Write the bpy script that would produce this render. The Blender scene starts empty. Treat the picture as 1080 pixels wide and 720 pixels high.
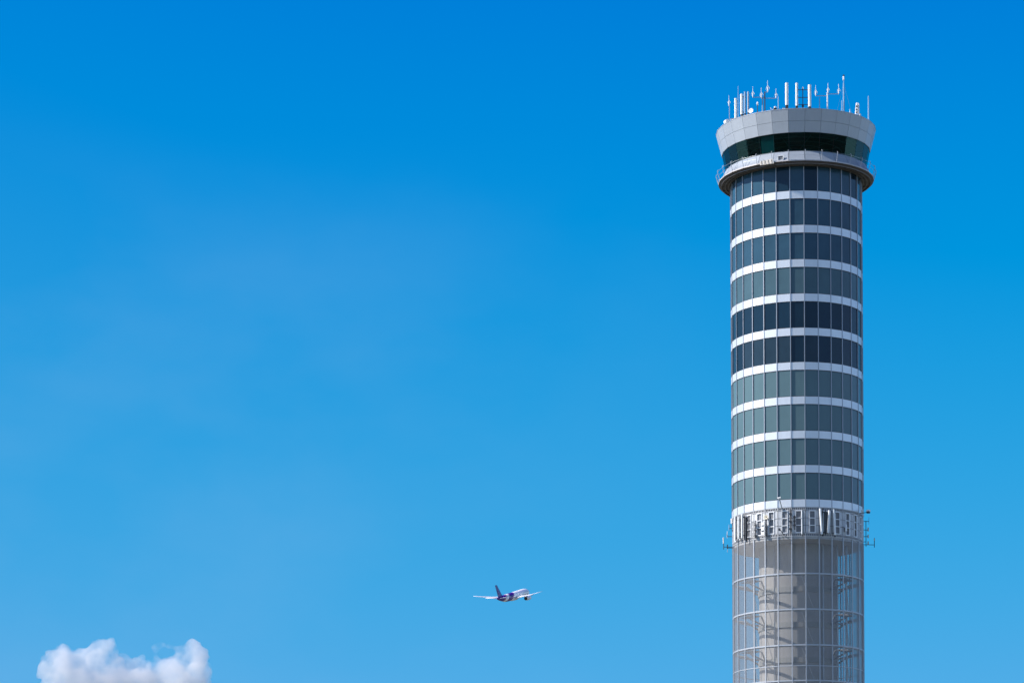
import bpy, bmesh, math, random
from math import sin, cos, pi, radians, sqrt, asin, atan2
from mathutils import Vector, Matrix, noise

random.seed(11)
sc = bpy.context.scene
COL = sc.collection
F = 3100.0            # focal length in photo pixels (1080 wide)
HY = 1077.6           # horizon row in the photo
RL = math.tan(radians(0.3))
CAMZ = 1.7
TX, TY = 41.2, 420.0  # tower axis
TH = radians(-5.6)    # tower frame: local -Y looks at the camera
A0 = -5.3             # angle of the mullion nearest the middle
NF = 30
ST = 12.0
HW = math.tan(radians(6.0))

# ------------------------------------------------------------------ helpers
def at(px, py, d):
    u = px - 540.0; v = HY - py
    return Vector(((u + RL * v) * d / F, d, CAMZ + (v - RL * u) * d / F))

def zf(py, d):        # height of a tower point seen at row py, at distance d
    return CAMZ + (1076.0 - py) * d / F

def obj(name, bm, mat, parent=None, smooth=False, loc=None):
    me = bpy.data.meshes.new(name)
    bmesh.ops.recalc_face_normals(bm, faces=bm.faces)
    bm.to_mesh(me); bm.free()
    mats = mat if isinstance(mat, (list, tuple)) else [mat]
    for m in mats: me.materials.append(m)
    if smooth:
        for p in me.polygons: p.use_smooth = True
    o = bpy.data.objects.new(name, me); COL.objects.link(o)
    if parent is not None: o.parent = parent
    if loc is not None: o.location = loc
    return o

def thing(name, label, cat, loc=(0, 0, 0), rotz=0.0, group=None):
    o = bpy.data.objects.new(name, None); COL.objects.link(o)
    o.empty_display_size = 0.3
    o.location = loc; o.rotation_euler = (0, 0, rotz)
    o['label'] = label; o['category'] = cat
    if group: o['group'] = group
    return o

def nb(): return bmesh.new()

def hexa(bm, pts, mi=0):
    v = [bm.verts.new(p) for p in pts]
    for q in ((0,3,2,1),(4,5,6,7),(0,1,5,4),(1,2,6,5),(2,3,7,6),(3,0,4,7)):
        f = bm.faces.new([v[i] for i in q]); f.material_index = mi

def box(bm, x0, x1, y0, y1, z0, z1, mi=0):
    hexa(bm, [(x0,y0,z0),(x1,y0,z0),(x1,y1,z0),(x0,y1,z0),(x0,y0,z1),(x1,y0,z1),(x1,y1,z1),(x0,y1,z1)], mi)

def fpt(k, u, d, z):  # facet frame: k facet, u along the facet, d distance from the axis
    a = radians(A0 + ST * (k + 0.5))
    return Vector((d * sin(a) + u * cos(a), -d * cos(a) + u * sin(a), z))

def fbox(bm, k, u0, u1, z0, z1, d0, d1, mi=0, lean=0.0):
    hexa(bm, [fpt(k,u0,d0,z0), fpt(k,u1,d0,z0), fpt(k,u1,d1,z0), fpt(k,u0,d1,z0),
              fpt(k,u0,d0+lean,z1), fpt(k,u1,d0+lean,z1), fpt(k,u1,d1+lean,z1), fpt(k,u0,d1+lean,z1)], mi)

def facet_panel(bm, k, ra, rb, z0, z1, th=0.06, gap=0.012, mi=0):
    """flat panel filling facet k: vertex radius ra at z0, rb at z1"""
    c6, s6 = cos(radians(6)), sin(radians(6))
    pts = []
    for z, r in ((z0, ra), (z1, rb)):
        for (rr, sg) in ((r, -1), (r, 1), (r - th, 1), (r - th, -1)):
            pts.append(fpt(k, sg * (rr * s6 - gap), rr * c6, z))
    hexa(bm, pts, mi)

def lathe(bm, prof, n=60, cx=0.0, cy=0.0, close=False):
    rings = []
    for r, z in prof:
        if r < 1e-5:
            rings.append([bm.verts.new((cx, cy, z))])
        else:
            rings.append([bm.verts.new((cx + r * cos(2*pi*i/n), cy + r * sin(2*pi*i/n), z)) for i in range(n)])
    pairs = list(zip(rings, rings[1:]))
    if close: pairs.append((rings[-1], rings[0]))
    for a, b in pairs:
        for i in range(n):
            j = (i + 1) % n
            if len(a) == 1 and len(b) == 1: continue
            if len(a) == 1: bm.faces.new((a[0], b[i], b[j]))
            elif len(b) == 1: bm.faces.new((a[i], a[j], b[0]))
            else: bm.faces.new((a[i], a[j], b[j], b[i]))

def rod(bm, p, q, r0, r1=None, n=8, caps=True, mi=0):
    p, q = Vector(p), Vector(q); r1 = r0 if r1 is None else r1
    d = (q - p).normalized()
    a = d.orthogonal().normalized(); b = d.cross(a)
    A = [bm.verts.new(p + (a*cos(2*pi*i/n) + b*sin(2*pi*i/n))*r0) for i in range(n)]
    B = [bm.verts.new(q + (a*cos(2*pi*i/n) + b*sin(2*pi*i/n))*r1) for i in range(n)]
    fs = [bm.faces.new((A[i], A[(i+1)%n], B[(i+1)%n], B[i])) for i in range(n)]
    if caps: fs += [bm.faces.new(A[::-1]), bm.faces.new(B)]
    for f in fs: f.material_index = mi

def ring_band(bm, ra, rb, z0, z1, n=60):
    """closed annulus: inner ra, outer rb"""
    lathe(bm, [(ra, z0), (rb, z0), (rb, z1), (ra, z1)], n, close=True)

# ------------------------------------------------------------------ materials
def newmat(name):
    m = bpy.data.materials.new(name); m.use_nodes = True
    return m, m.node_tree.nodes, m.node_tree.links, m.node_tree.nodes['Principled BSDF']

def mat(name, col, rough=0.5, metal=0.0, var=0.0, island=0.0, nscale=1.5, spec=0.5, bump=0.0, stain=0.0):
    m, N, L, b = newmat(name)
    b.inputs['Roughness'].default_value = rough
    b.inputs['Metallic'].default_value = metal
    b.inputs['Specular IOR Level'].default_value = spec
    b.inputs['Base Color'].default_value = (*col, 1)
    if var or island or stain:
        hsv = N.new('ShaderNodeHueSaturation'); hsv.inputs['Color'].default_value = (*col, 1)
        val = N.new('ShaderNodeMath'); val.operation = 'ADD'; val.inputs[0].default_value = 1 - var/2 - island/2; val.inputs[1].default_value = 0
        tc = N.new('ShaderNodeTexCoord')
        nz = N.new('ShaderNodeTexNoise'); nz.inputs['Scale'].default_value = nscale; nz.inputs['Detail'].default_value = 6
        L.new(tc.outputs['Object'], nz.inputs['Vector'])
        m1 = N.new('ShaderNodeMath'); m1.operation = 'MULTIPLY'; L.new(nz.outputs['Fac'], m1.inputs[0]); m1.inputs[1].default_value = var
        g = N.new('ShaderNodeNewGeometry')
        m2 = N.new('ShaderNodeMath'); m2.operation = 'MULTIPLY_ADD'; L.new(g.outputs['Random Per Island'], m2.inputs[0]); m2.inputs[1].default_value = island; L.new(m1.outputs[0], m2.inputs[2])
        L.new(m2.outputs[0], val.inputs[1])
        last = val
        if stain:   # streaks running down
            mp = N.new('ShaderNodeMapping'); mp.inputs['Scale'].default_value = (2.2, 2.2, 0.09)
            L.new(tc.outputs['Object'], mp.inputs['Vector'])
            n2 = N.new('ShaderNodeTexNoise'); n2.inputs['Scale'].default_value = 1.0; n2.inputs['Detail'].default_value = 5
            L.new(mp.outputs[0], n2.inputs['Vector'])
            m3 = N.new('ShaderNodeMath'); m3.operation = 'MULTIPLY_ADD'; L.new(n2.outputs['Fac'], m3.inputs[0]); m3.inputs[1].default_value = -stain; L.new(last.outputs[0], m3.inputs[2])
            m4 = N.new('ShaderNodeMath'); m4.operation = 'ADD'; L.new(m3.outputs[0], m4.inputs[0]); m4.inputs[1].default_value = stain * 0.5
            last = m4
        L.new(last.outputs[0], hsv.inputs['Value'])
        L.new(hsv.outputs[0], b.inputs['Base Color'])
        if bump:
            bp = N.new('ShaderNodeBump'); bp.inputs['Strength'].default_value = bump; L.new(nz.outputs['Fac'], bp.inputs['Height']); L.new(bp.outputs[0], b.inputs['Normal'])
    return m

M = {}
M['band']    = mat('white_aluminium_panel', (0.69, 0.70, 0.715), 0.38, 0.4, var=0.06, island=0.10, stain=0.12)
M['fascia']  = mat('grey_aluminium_panel', (0.40, 0.43, 0.475), 0.42, 0.2, var=0.06, island=0.12, stain=0.14)
M['parapet'] = mat('parapet_panel', (0.28, 0.31, 0.36), 0.6, 0.0, var=0.08, island=0.14, stain=0.10, spec=.3)
M['curb']    = mat('deck_curb_panel', (0.50, 0.46, 0.45), 0.5, 0.1, var=0.12, island=0.15)
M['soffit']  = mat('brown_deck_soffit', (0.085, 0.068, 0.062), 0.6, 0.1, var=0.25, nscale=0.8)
M['rib']     = mat('soffit_rib', (0.17, 0.15, 0.14), 0.5, 0.2, var=0.1)
M['mullion'] = mat('anodised_mullion', (0.34, 0.36, 0.40), 0.40, 0.4, var=0.08)
M['joint']   = mat('dark_gasket', (0.035, 0.04, 0.05), 0.6)
M['white']   = mat('antenna_white', (0.80, 0.80, 0.79), 0.4, 0.0, var=0.06)
M['pale']    = mat('antenna_pale_blue', (0.24, 0.40, 0.58), 0.4, 0.0, var=0.05)
M['steel']   = mat('galvanised_steel', (0.42, 0.44, 0.46), 0.4, 0.6, var=0.15)
M['dark']    = mat('dark_steel', (0.035, 0.038, 0.045), 0.5, 0.2)
M['conc']    = mat('cast_concrete', (0.41, 0.395, 0.38), 0.85, 0.0, var=0.22, nscale=0.7, spec=0.3, bump=0.25, stain=0.18)
M['slab']    = mat('slab_concrete', (0.60, 0.59, 0.58), 0.85, 0.0, var=0.2, nscale=0.5, spec=0.3)
M['frame']   = mat('screen_post_paint', (0.40, 0.42, 0.455), 0.45, 0.2, var=0.12)
M['ladder']  = mat('white_louvre_frame', (0.74, 0.75, 0.77), 0.45, 0.1, island=0.06, var=0.05)
M['grille']  = mat('grey_grille_panel', (0.50, 0.51, 0.53), 0.55, 0.1, island=0.18, var=0.1)
M['recess']  = mat('louvre_recess', (0.19, 0.195, 0.21), 0.6, 0.1, island=0.3, var=0.2)
M['trans']   = mat('ring_beam_paint', (0.46, 0.46, 0.47), 0.5, 0.2, var=0.1)
M['collar']  = mat('collar_concrete', (0.35, 0.345, 0.33), .8, 0.0, var=.15)
M['truss']   = mat('truss_steel', (0.28, 0.285, 0.295), 0.6, 0.1, var=0.15)
M['inner']   = mat('cab_interior', (0.07, 0.095, 0.10), 0.7, 0.0, var=0.5, nscale=1.2)
M['blind']   = mat('roller_blind', (0.20, 0.235, 0.225), 0.7, 0.0, var=0.1)
M['cream']   = mat('cream_cover', (0.78, 0.71, 0.63), 0.55, 0.0, var=0.15)
M['beige']   = mat('beige_dish', (0.48, 0.44, 0.34), 0.55, 0.0)
M['roofing'] = mat('roof_membrane', (0.42, 0.42, 0.41), 0.8, 0.0, var=0.2)
M['red']     = mat('aviation_lamp_red', (0.45, 0.10, 0.06), 0.3, 0.0)

def glass(name, base, rough, island, spec=0.3, painted_sheen=0.4):
    m, N, L, b = newmat(name)
    b.inputs['Roughness'].default_value = rough
    b.inputs['Specular IOR Level'].default_value = spec
    g = N.new('ShaderNodeNewGeometry'); tc = N.new('ShaderNodeTexCoord')
    nz = N.new('ShaderNodeTexNoise'); nz.inputs['Scale'].default_value = 0.55; nz.inputs['Detail'].default_value = 3
    L.new(tc.outputs['Object'], nz.inputs['Vector'])
    a = N.new('ShaderNodeMath'); a.operation = 'MULTIPLY_ADD'; a.inputs[1].default_value = island; a.inputs[2].default_value = 1 - island / 2 - painted_sheen / 2
    L.new(g.outputs['Random Per Island'], a.inputs[0])
    c = N.new('ShaderNodeMath'); c.operation = 'MULTIPLY_ADD'; c.inputs[1].default_value = painted_sheen  # soft uneven reflections, put into the base colour as noise
    L.new(nz.outputs['Fac'], c.inputs[0]); L.new(a.outputs[0], c.inputs[2])
    h = N.new('ShaderNodeHueSaturation'); h.inputs['Color'].default_value = (*base, 1); L.new(c.outputs[0], h.inputs['Value'])
    L.new(h.outputs[0], b.inputs['Base Color'])
    # faint pillowing of each pane
    bp = N.new('ShaderNodeBump'); bp.inputs['Strength'].default_value = 0.04; bp.inputs['Distance'].default_value = 0.4
    L.new(nz.outputs['Fac'], bp.inputs['Height']); L.new(bp.outputs[0], b.inputs['Normal'])
    return m
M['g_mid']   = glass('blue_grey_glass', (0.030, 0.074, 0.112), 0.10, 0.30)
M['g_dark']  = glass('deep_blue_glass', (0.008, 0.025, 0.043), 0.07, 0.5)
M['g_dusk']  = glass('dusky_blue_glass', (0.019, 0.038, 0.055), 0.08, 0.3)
M['g_light'] = glass('grey_green_fritted_glass', (0.096, 0.160, 0.178), 0.16, 0.16, painted_sheen=0.15)
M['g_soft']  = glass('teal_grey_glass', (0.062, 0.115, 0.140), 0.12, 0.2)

def clear_glass(name, tint):
    m = bpy.data.materials.new(name); m.use_nodes = True
    N, L = m.node_tree.nodes, m.node_tree.links; N.clear()
    o = N.new('ShaderNodeOutputMaterial'); t = N.new('ShaderNodeBsdfTransparent'); g = N.new('ShaderNodeBsdfGlossy')
    t.inputs[0].default_value = (*tint, 1); g.inputs['Roughness'].default_value = 0.04; g.inputs['Color'].default_value = (.45, .75, .80, 1)
    lw = N.new('ShaderNodeLayerWeight'); lw.inputs[0].default_value = .5
    pw = N.new('ShaderNodeMath'); pw.operation = 'POWER'; L.new(lw.outputs['Facing'], pw.inputs[0]); pw.inputs[1].default_value = 4.5
    fr = N.new('ShaderNodeMath'); fr.operation = 'MULTIPLY_ADD'; L.new(pw.outputs[0], fr.inputs[0]); fr.inputs[1].default_value = .5; fr.inputs[2].default_value = .018
    mx = N.new('ShaderNodeMixShader'); L.new(fr.outputs[0], mx.inputs[0]); L.new(t.outputs[0], mx.inputs[1]); L.new(g.outputs[0], mx.inputs[2])
    L.new(mx.outputs[0], o.inputs[0]); return m
M['cabglass'] = clear_glass('green_tinted_glass', (0.24, 0.56, 0.58))

def screen_mat():
    """perforated metal sheet: part open, part painted metal; closes up at a slant as real perforations do"""
    m = bpy.data.materials.new('perforated_metal_screen'); m.use_nodes = True
    N, L = m.node_tree.nodes, m.node_tree.links; N.clear()
    o = N.new('ShaderNodeOutputMaterial'); t = N.new('ShaderNodeBsdfTransparent'); d = N.new('ShaderNodeBsdfPrincipled')
    t.inputs[0].default_value = (1, 1, 1, 1)
    d.inputs['Base Color'].default_value = (0.27, 0.27, 0.28, 1); d.inputs['Roughness'].default_value = 0.5; d.inputs['Metallic'].default_value = 0.3
    lw = N.new('ShaderNodeLayerWeight'); lw.inputs[0].default_value = 0.5
    mr = N.new('ShaderNodeMapRange'); mr.inputs['From Min'].default_value = 0.0; mr.inputs['From Max'].default_value = 1.0
    mr.inputs['To Min'].default_value = 0.24; mr.inputs['To Max'].default_value = 0.70
    g = N.new('ShaderNodeNewGeometry')
    ad = N.new('ShaderNodeMath'); ad.operation = 'MULTIPLY_ADD'; ad.inputs[1].default_value = 0.06
    L.new(g.outputs['Random Per Island'], ad.inputs[0]); L.new(mr.outputs[0], ad.inputs[2])
    L.new(lw.outputs['Facing'], mr.inputs['Value'])
    mx = N.new('ShaderNodeMixShader'); L.new(ad.outputs[0], mx.inputs[0]); L.new(t.outputs[0], mx.inputs[1]); L.new(d.outputs[0], mx.inputs[2])
    L.new(mx.outputs[0], o.inputs[0]); return m
M['screen'] = screen_mat()

# ------------------------------------------------------------------ ground
gm, N, L, b = newmat('airfield_grass')
tc = N.new('ShaderNodeTexCoord'); nz = N.new('ShaderNodeTexNoise'); nz.inputs['Scale'].default_value = 0.01; nz.inputs['Detail'].default_value = 8
L.new(tc.outputs['Object'], nz.inputs['Vector'])
cr = N.new('ShaderNodeValToRGB'); cr.color_ramp.elements[0].position = .35; cr.color_ramp.elements[0].color = (.05, .07, .03, 1)
cr.color_ramp.elements[1].position = .65; cr.color_ramp.elements[1].color = (.15, .14, .12, 1)
L.new(nz.outputs['Fac'], cr.inputs[0]); L.new(cr.outputs[0], b.inputs['Base Color']); b.inputs['Roughness'].default_value = .95
bm = nb(); v = [bm.verts.new(p) for p in ((-15000,-9000,0),(15000,-9000,0),(15000,21000,0),(-15000,21000,0))]; bm.faces.new(v)
g = obj('ground', bm, gm); g['kind'] = 'structure'

# ------------------------------------------------------------------ control tower
R = 9.33
DF = TY - R               # distance of the shaft's front
tower = thing('control_tower', 'round airport control tower with white banded dark glass and flared grey cap', 'control tower', (TX, TY, 0), TH)
DC = R * cos(radians(6))

bands = [201.0 + 36.12 * i for i in range(10)]      # rows of the band tops
BH = 8.1
Zb = [(zf(y + BH, DF), zf(y, DF)) for y in bands]   # z bottom, top
Z_deck_under = zf(170.9, TY - 11.07)
Z_lat_top = Zb[9][0] - 0.0
Z_lat_bot = zf(565.0, DF)
W = R * sin(radians(6))

# structural drum behind the glass so that nothing shows through
bm = nb(); lathe(bm, [(DC - 0.35, Z_lat_bot + .02), (DC - 0.35, Z_deck_under - .05)], 60)
obj('inner_drum', bm, M['joint'], tower)

for i, (z0, z1) in enumerate(Zb):
    bm = nb()
    for k in range(NF): facet_panel(bm, k, R + .03, R + .03, z0 + .01, z1 - .01, .09, .02)
    obj('spandrel_band', bm, M['band'], tower)

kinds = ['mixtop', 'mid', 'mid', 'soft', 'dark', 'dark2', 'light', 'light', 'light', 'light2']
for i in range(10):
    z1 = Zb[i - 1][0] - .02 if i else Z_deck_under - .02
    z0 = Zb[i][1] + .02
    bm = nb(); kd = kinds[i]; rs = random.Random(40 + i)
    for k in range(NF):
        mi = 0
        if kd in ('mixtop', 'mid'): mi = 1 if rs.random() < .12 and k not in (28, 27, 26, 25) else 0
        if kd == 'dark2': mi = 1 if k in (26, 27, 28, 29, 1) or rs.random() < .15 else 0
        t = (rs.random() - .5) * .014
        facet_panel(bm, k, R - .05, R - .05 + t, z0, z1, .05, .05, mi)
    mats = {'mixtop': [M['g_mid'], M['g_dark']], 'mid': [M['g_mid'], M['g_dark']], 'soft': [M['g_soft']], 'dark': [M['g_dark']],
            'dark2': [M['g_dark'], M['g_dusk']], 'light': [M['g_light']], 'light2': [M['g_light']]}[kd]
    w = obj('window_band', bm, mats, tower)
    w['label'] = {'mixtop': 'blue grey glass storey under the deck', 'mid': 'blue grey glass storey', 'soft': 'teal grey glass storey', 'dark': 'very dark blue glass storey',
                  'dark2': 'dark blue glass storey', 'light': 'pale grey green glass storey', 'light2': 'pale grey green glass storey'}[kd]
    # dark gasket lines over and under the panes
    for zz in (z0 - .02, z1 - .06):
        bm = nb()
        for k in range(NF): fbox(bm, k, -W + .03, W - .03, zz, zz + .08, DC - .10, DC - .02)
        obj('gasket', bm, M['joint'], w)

for k in range(NF):      # mullion fins run the whole glazed height
    a = radians(A0 + ST * k); er = Vector((sin(a), -cos(a), 0)); et = Vector((cos(a), sin(a), 0))
    def P(u, d, z): return er * d + et * u + Vector((0, 0, z))
    bm = nb(); z0, z1 = Z_lat_top + .04, Z_deck_under - .03
    u, d0, d1 = .05, R - .2, R + .075
    hexa(bm, [P(-u,d0,z0),P(u,d0,z0),P(u,d1,z0),P(-u,d1,z0),P(-u,d0,z1),P(u,d0,z1),P(u,d1,z1),P(-u,d1,z1)])
    obj('mullion', bm, M['mullion'], tower)

# ---- louvre storey (white ladder frames over a grey grille)
LH = Z_lat_top - Z_lat_bot
bm = nb()
for k in range(NF): facet_panel(bm, k, R - .12, R - .12, Z_lat_bot + .03, Z_lat_top - .02, .06, .0)
lou = obj('louvre_storey', bm, M['recess'], tower)
S = .46      # height of the strips of small squares
for (za, zb) in ((Z_lat_bot, Z_lat_bot + S), (Z_lat_top - S, Z_lat_top)):
    bm = nb()
    for k in range(NF):
        fbox(bm, k, -W + .01, W - .01, za, za + .09, DC - .10, DC + .01)
        fbox(bm, k, -W + .01, W - .01, zb - .09, zb, DC - .10, DC + .01)
        for j in range(8):
            u = -W + .06 + j * (2 * W - .12) / 7
            fbox(bm, k, u - .04, u + .04, za + .09, zb - .09, DC - .10, DC)
    obj('louvre_strip', bm, M['trans'], lou)
zm0, zm1 = Z_lat_bot + S + .01, Z_lat_top - S - .01
for k in range(NF):
    for (ua, ub) in ((-W + .05, -.50), (.50, W - .05)):
        bm = nb()
        for j in range(3):
            h = (zm1 - zm0) / 3
            fbox(bm, k, ua, ub, zm0 + j * h + .04, zm0 + (j + 1) * h - .04, DC - .10, DC - .03)
        obj('grille_panel', bm, M['grille'], lou)
for k in range(NF):
    bm = nb(); a, t = .45, .105
    fbox(bm, k, -a, -a + t, zm0, zm1, DC - .1, DC + .06); fbox(bm, k, a - t, a, zm0, zm1, DC - .1, DC + .06)
    for j in range(4):
        zc = zm0 + (zm1 - zm0 - t) * j / 3
        fbox(bm, k, -a + t, a - t, zc, zc + t, DC - .1, DC + .055)
    obj('ladder_frame', bm, M['ladder'], lou)

# ---- slab under the glass storeys and the concrete core
bm = nb(); lathe(bm, [(0, Z_lat_bot - .35), (R - .12, Z_lat_bot - .35), (R - .12, Z_lat_bot + .01), (0, Z_lat_bot + .01)], 90)
obj('floor_slab', bm, M['slab'], tower)
RC = 5.55
bm = nb(); lathe(bm, [(RC, 0), (RC, Z_lat_bot - .352)], 96)
obj('concrete_core', bm, M['conc'], tower, smooth=True)

# ---- lower open section: posts, perforated screens, ring beams
levels = [zf(604.2, DF) - i * 37.6 * DF / F for i in range(0, 18)]
levels = [z for z in levels if z > 2]
ztop = Z_lat_bot - .01
for k in range(NF):
    a = radians(A0 + ST * k); er = Vector((sin(a), -cos(a), 0)); et = Vector((cos(a), sin(a), 0))
    bm = nb(); u, d0, d1 = .07, R - .10, R + .04
    hexa(bm, [P(-u,d0,0) if False else er*d0 - et*u, er*d0 + et*u, er*d1 + et*u, er*d1 - et*u] +
             [p + Vector((0, 0, ztop)) for p in (er*d0 - et*u, er*d0 + et*u, er*d1 + et*u, er*d1 - et*u)])
    obj('screen_post', bm, M['frame'], tower)
edges = [ztop] + levels + [0]
for a_, b_ in zip(edges, edges[1:]):
    bm = nb()
    for k in range(NF):
        c6, s6 = cos(radians(6)), sin(radians(6)); r = R - .05
        vs = [fpt(k, -(r*s6 - .07), r*c6, b_ + .05), fpt(k, r*s6 - .07, r*c6, b_ + .05), fpt(k, r*s6 - .07, r*c6, a_ - .05), fpt(k, -(r*s6 - .07), r*c6, a_ - .05)]
        bm.faces.new([bm.verts.new(p) for p in vs])
    obj('mesh_screen', bm, M['screen'], tower)
for i, z in enumerate(levels):
    bm = nb()
    for k in range(NF): fbox(bm, k, -W + .07, W - .07, z - .10, z + .10, DC - .14, DC + .02)
    rb = obj('ring_beam', bm, M['frame'], tower)
    # horizontal service ring: outer + inner chord, radial struts and diagonals
    bm = nb(); zz = z - .05
    lathe(bm, [(R - .52, zz - .14), (R - .24, zz - .14), (R - .24, zz + .02), (R - .52, zz + .02)], 60, close=True)
    obj('ring_chord', bm, M['trans'], rb)
    bm = nb()
    ring_band(bm, RC + .02, RC + .16, zz - 1.95, zz - 1.2, 60)
    obj('core_collar', bm, M['collar'], rb)
    bm = nb()
    for j in (-55, 55, -100, 100, -145, 145, 180):
        a = radians(j); h = radians(11)
        pA = Vector((sin(a) * (RC + .1), -cos(a) * (RC + .1), zz - 1.5))
        pB = Vector((sin(a) * (R - .5), -cos(a) * (R - .5), zz - .02))
        for sg in (-1, 1):
            pC = Vector((sin(a + sg*h) * (R - 1.9), -cos(a + sg*h) * (R - 1.9), zz - .35))
            rod(bm, pA, pC, .12, n=6)
            rod(bm, pC, pB, .07, n=6)
    obj('ring_brace', bm, M['truss'], rb)
    bm = nb()      # grating bars of the walkway near both flanks
    for a in (-62, -56, -50, -68, 50, 56, 62, 68):
        for da in (-1.6, 0, 1.6):
            A = radians(a + da)
            rod(bm, (sin(A) * (R - .7), -cos(A) * (R - .7), zz - .25), (sin(A) * (R - 2.4), -cos(A) * (R - 2.4), zz - .25), .045, n=4)
    obj('walkway_grating', bm, M['truss'], rb)
# short intermediate transoms and thin pipes running down the core
bm = nb(); z = zf(701.3, DF)
for k in range(NF): fbox(bm, k, -W + .07, W - .07, z - .05, z + .05, DC - .1, DC + .02)
obj('ring_beam', bm, M['frame'], tower)
for a, rr, r in ((-36, 5.68, .06), (62, 6.3, .12), (74, 7.1, .16), (-72, 6.6, .10), (38, 5.74, .12)):
    bm = nb(); A = radians(a); rod(bm, (sin(A) * rr, -cos(A) * rr, 0), (sin(A) * rr, -cos(A) * rr, Z_lat_bot - .36), r, n=8)
    obj('service_pipe', bm, M['steel'], tower)
# diagonal stays between the levels
bm = nb()
for i in range(len(levels) - 1):
    for a in (4, 64, -64):
        A, B = radians(a), radians(a + 14)
        rod(bm, (sin(A) * 7.4, -cos(A) * 7.4, levels[i] - .1), (sin(B) * 7.4, -cos(B) * 7.4, levels[i + 1] + .1), .05, n=5)
obj('diagonal_stay', bm, M['steel'], tower)

# ---- observation deck
RD = 11.05
ZD = Z_deck_under
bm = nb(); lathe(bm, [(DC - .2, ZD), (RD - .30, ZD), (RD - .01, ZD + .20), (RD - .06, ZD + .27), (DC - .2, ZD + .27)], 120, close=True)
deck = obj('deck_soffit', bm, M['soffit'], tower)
bm = nb()
for rr in (RD - .42, RD - .95, R + .25): ring_band(bm, rr - .07, rr + .07, ZD - .10, ZD - .002, 120)
obj('soffit_ring', bm, M['rib'], deck)
bm = nb()
for k in range(NF):
    a = radians(A0 + ST * k); er = Vector((sin(a), -cos(a), 0)); et = Vector((cos(a), sin(a), 0))
    q = [er*(R+.35) - et*.05, er*(R+.35) + et*.05, er*(RD-.52) + et*.05, er*(RD-.52) - et*.05]
    hexa(bm, [p + Vector((0,0,ZD-.085)) for p in q] + [p + Vector((0,0,ZD-.003)) for p in q])
obj('soffit_rib', bm, M['rib'], deck)
bm = nb()
for k in range(NF): facet_panel(bm, k, RD + .03, RD + .03, ZD + .215, ZD + .37, .08, .02)
obj('deck_curb', bm, M['curb'], tower)
bm = nb(); lathe(bm, [(9.0, ZD + .28), (RD - .08, ZD + .28), (RD - .08, ZD + .36), (9.0, ZD + .36)], 90, close=True)
obj('deck_floor', bm, M['slab'], tower)
# parapet wall under the cab glass
ZG0 = zf(159.6, TY - 10.0); ZG1 = zf(139.2, TY - 10.57)
bm = nb()
for k in range(NF): facet_panel(bm, k, 10.85, 10.10, ZD + .375, ZG0, .10, .03)
par = obj('cab_parapet', bm, M['parapet'], tower)
bm = nb(); k = 29          # open square hatch frame
for (u0, u1, z0, z1) in ((-.42, .42, .95, 1.03), (-.42, .42, .32, .40), (-.42, -.34, .40, .95), (.34, .42, .40, .95)):
    fbox(bm, k, u0, u1, ZD + z0 + .12, ZD + z1 + .12, 10.72, 10.84)
obj('hatch_frame', bm, M['white'], par)
bm = nb(); fbox(bm, k, -.33, .33, ZD + .53, ZD + 1.06, 10.70, 10.74); obj('hatch_opening', bm, M['recess'], par)

# railing posts with curved heads and two wires
def post_mesh(k):
    a = radians(A0 + ST * k); er = Vector((sin(a), -cos(a), 0)); bm = nb()
    pts = [(RD + .02, .38), (RD + .20, .95), (RD + .34, 1.45), (RD + .30, 1.66), (RD + .12, 1.72)]
    pp = [er * r + Vector((0, 0, ZD + z)) for r, z in pts]
    for p, q in zip(pp, pp[1:]): rod(bm, p, q, .036, n=6)
    return bm, pp
rail_pts = []
rail = None
bmw = nb(); prev = None; first = None
posts = []
for k in range(NF):
    bm, pp = post_mesh(k); posts.append(bm); rail_pts.append(pp)
for k in range(NF):
    p, q = rail_pts[k], rail_pts[(k + 1) % NF]
    for j in (1, 2): rod(bmw, p[j], q[j], .014, n=4)
rail = obj('railing', bmw, M['steel'], tower)
for bm in posts: obj('railing_post', bm, M['frame'], rail)

# ---- cab: floor, ceiling, consoles, glazing
bm = nb(); lathe(bm, [(0, ZG0 - .02), (9.85, ZG0 - .02), (9.85, ZG0 - .12), (0, ZG0 - .12)], 60)
obj('cab_floor', bm, M['inner'], tower)
bm = nb(); lathe(bm, [(0, ZG1 - .04), (10.3, ZG1 - .04), (10.3, ZG1 + .05), (0, ZG1 + .05)], 60)
ceil = obj('cab_ceiling', bm, M['inner'], tower)
bm = nb()
for rr in (2.5, 4.5, 6.5, 8.5): ring_band(bm, rr, rr + .12, ZG1 - .14, ZG1 - .045, 48)
for j in range(14): 
    a = 2*pi*j/14; rod(bm, (cos(a)*1.8, sin(a)*1.8, ZG1 - .10), (cos(a)*9.6, sin(a)*9.6, ZG1 - .10), .06, n=4)
obj('ceiling_batten', bm, M['truss'], ceil)
bm = nb(); ring_band(bm, 7.4, 8.6, ZG0 - .01, ZG0 + .55, 40)
con = obj('console_desk', bm, M['inner'], tower)
rs = random.Random(5)
for j in range(16):
    k = j * 2 - 15; a = radians(A0 + ST * k / 1.05 + rs.random() * 6)
    er = Vector((sin(a), -cos(a), 0)); et = Vector((cos(a), sin(a), 0)); bm = nb()
    q = [er*8.0 - et*.35, er*8.0 + et*.35, er*8.12 + et*.35, er*8.12 - et*.35]
    hexa(bm, [p + Vector((0,0,ZG0+.56)) for p in q] + [p + Vector((0,0,ZG0+.98)) for p in q])
    obj('monitor', bm, M['inner'], con)
bm = nb(); lathe(bm, [(1.6, ZG0 - .01), (1.6, ZG1 - .05)], 24); obj('cab_core', bm, M['inner'], tower)
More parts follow.
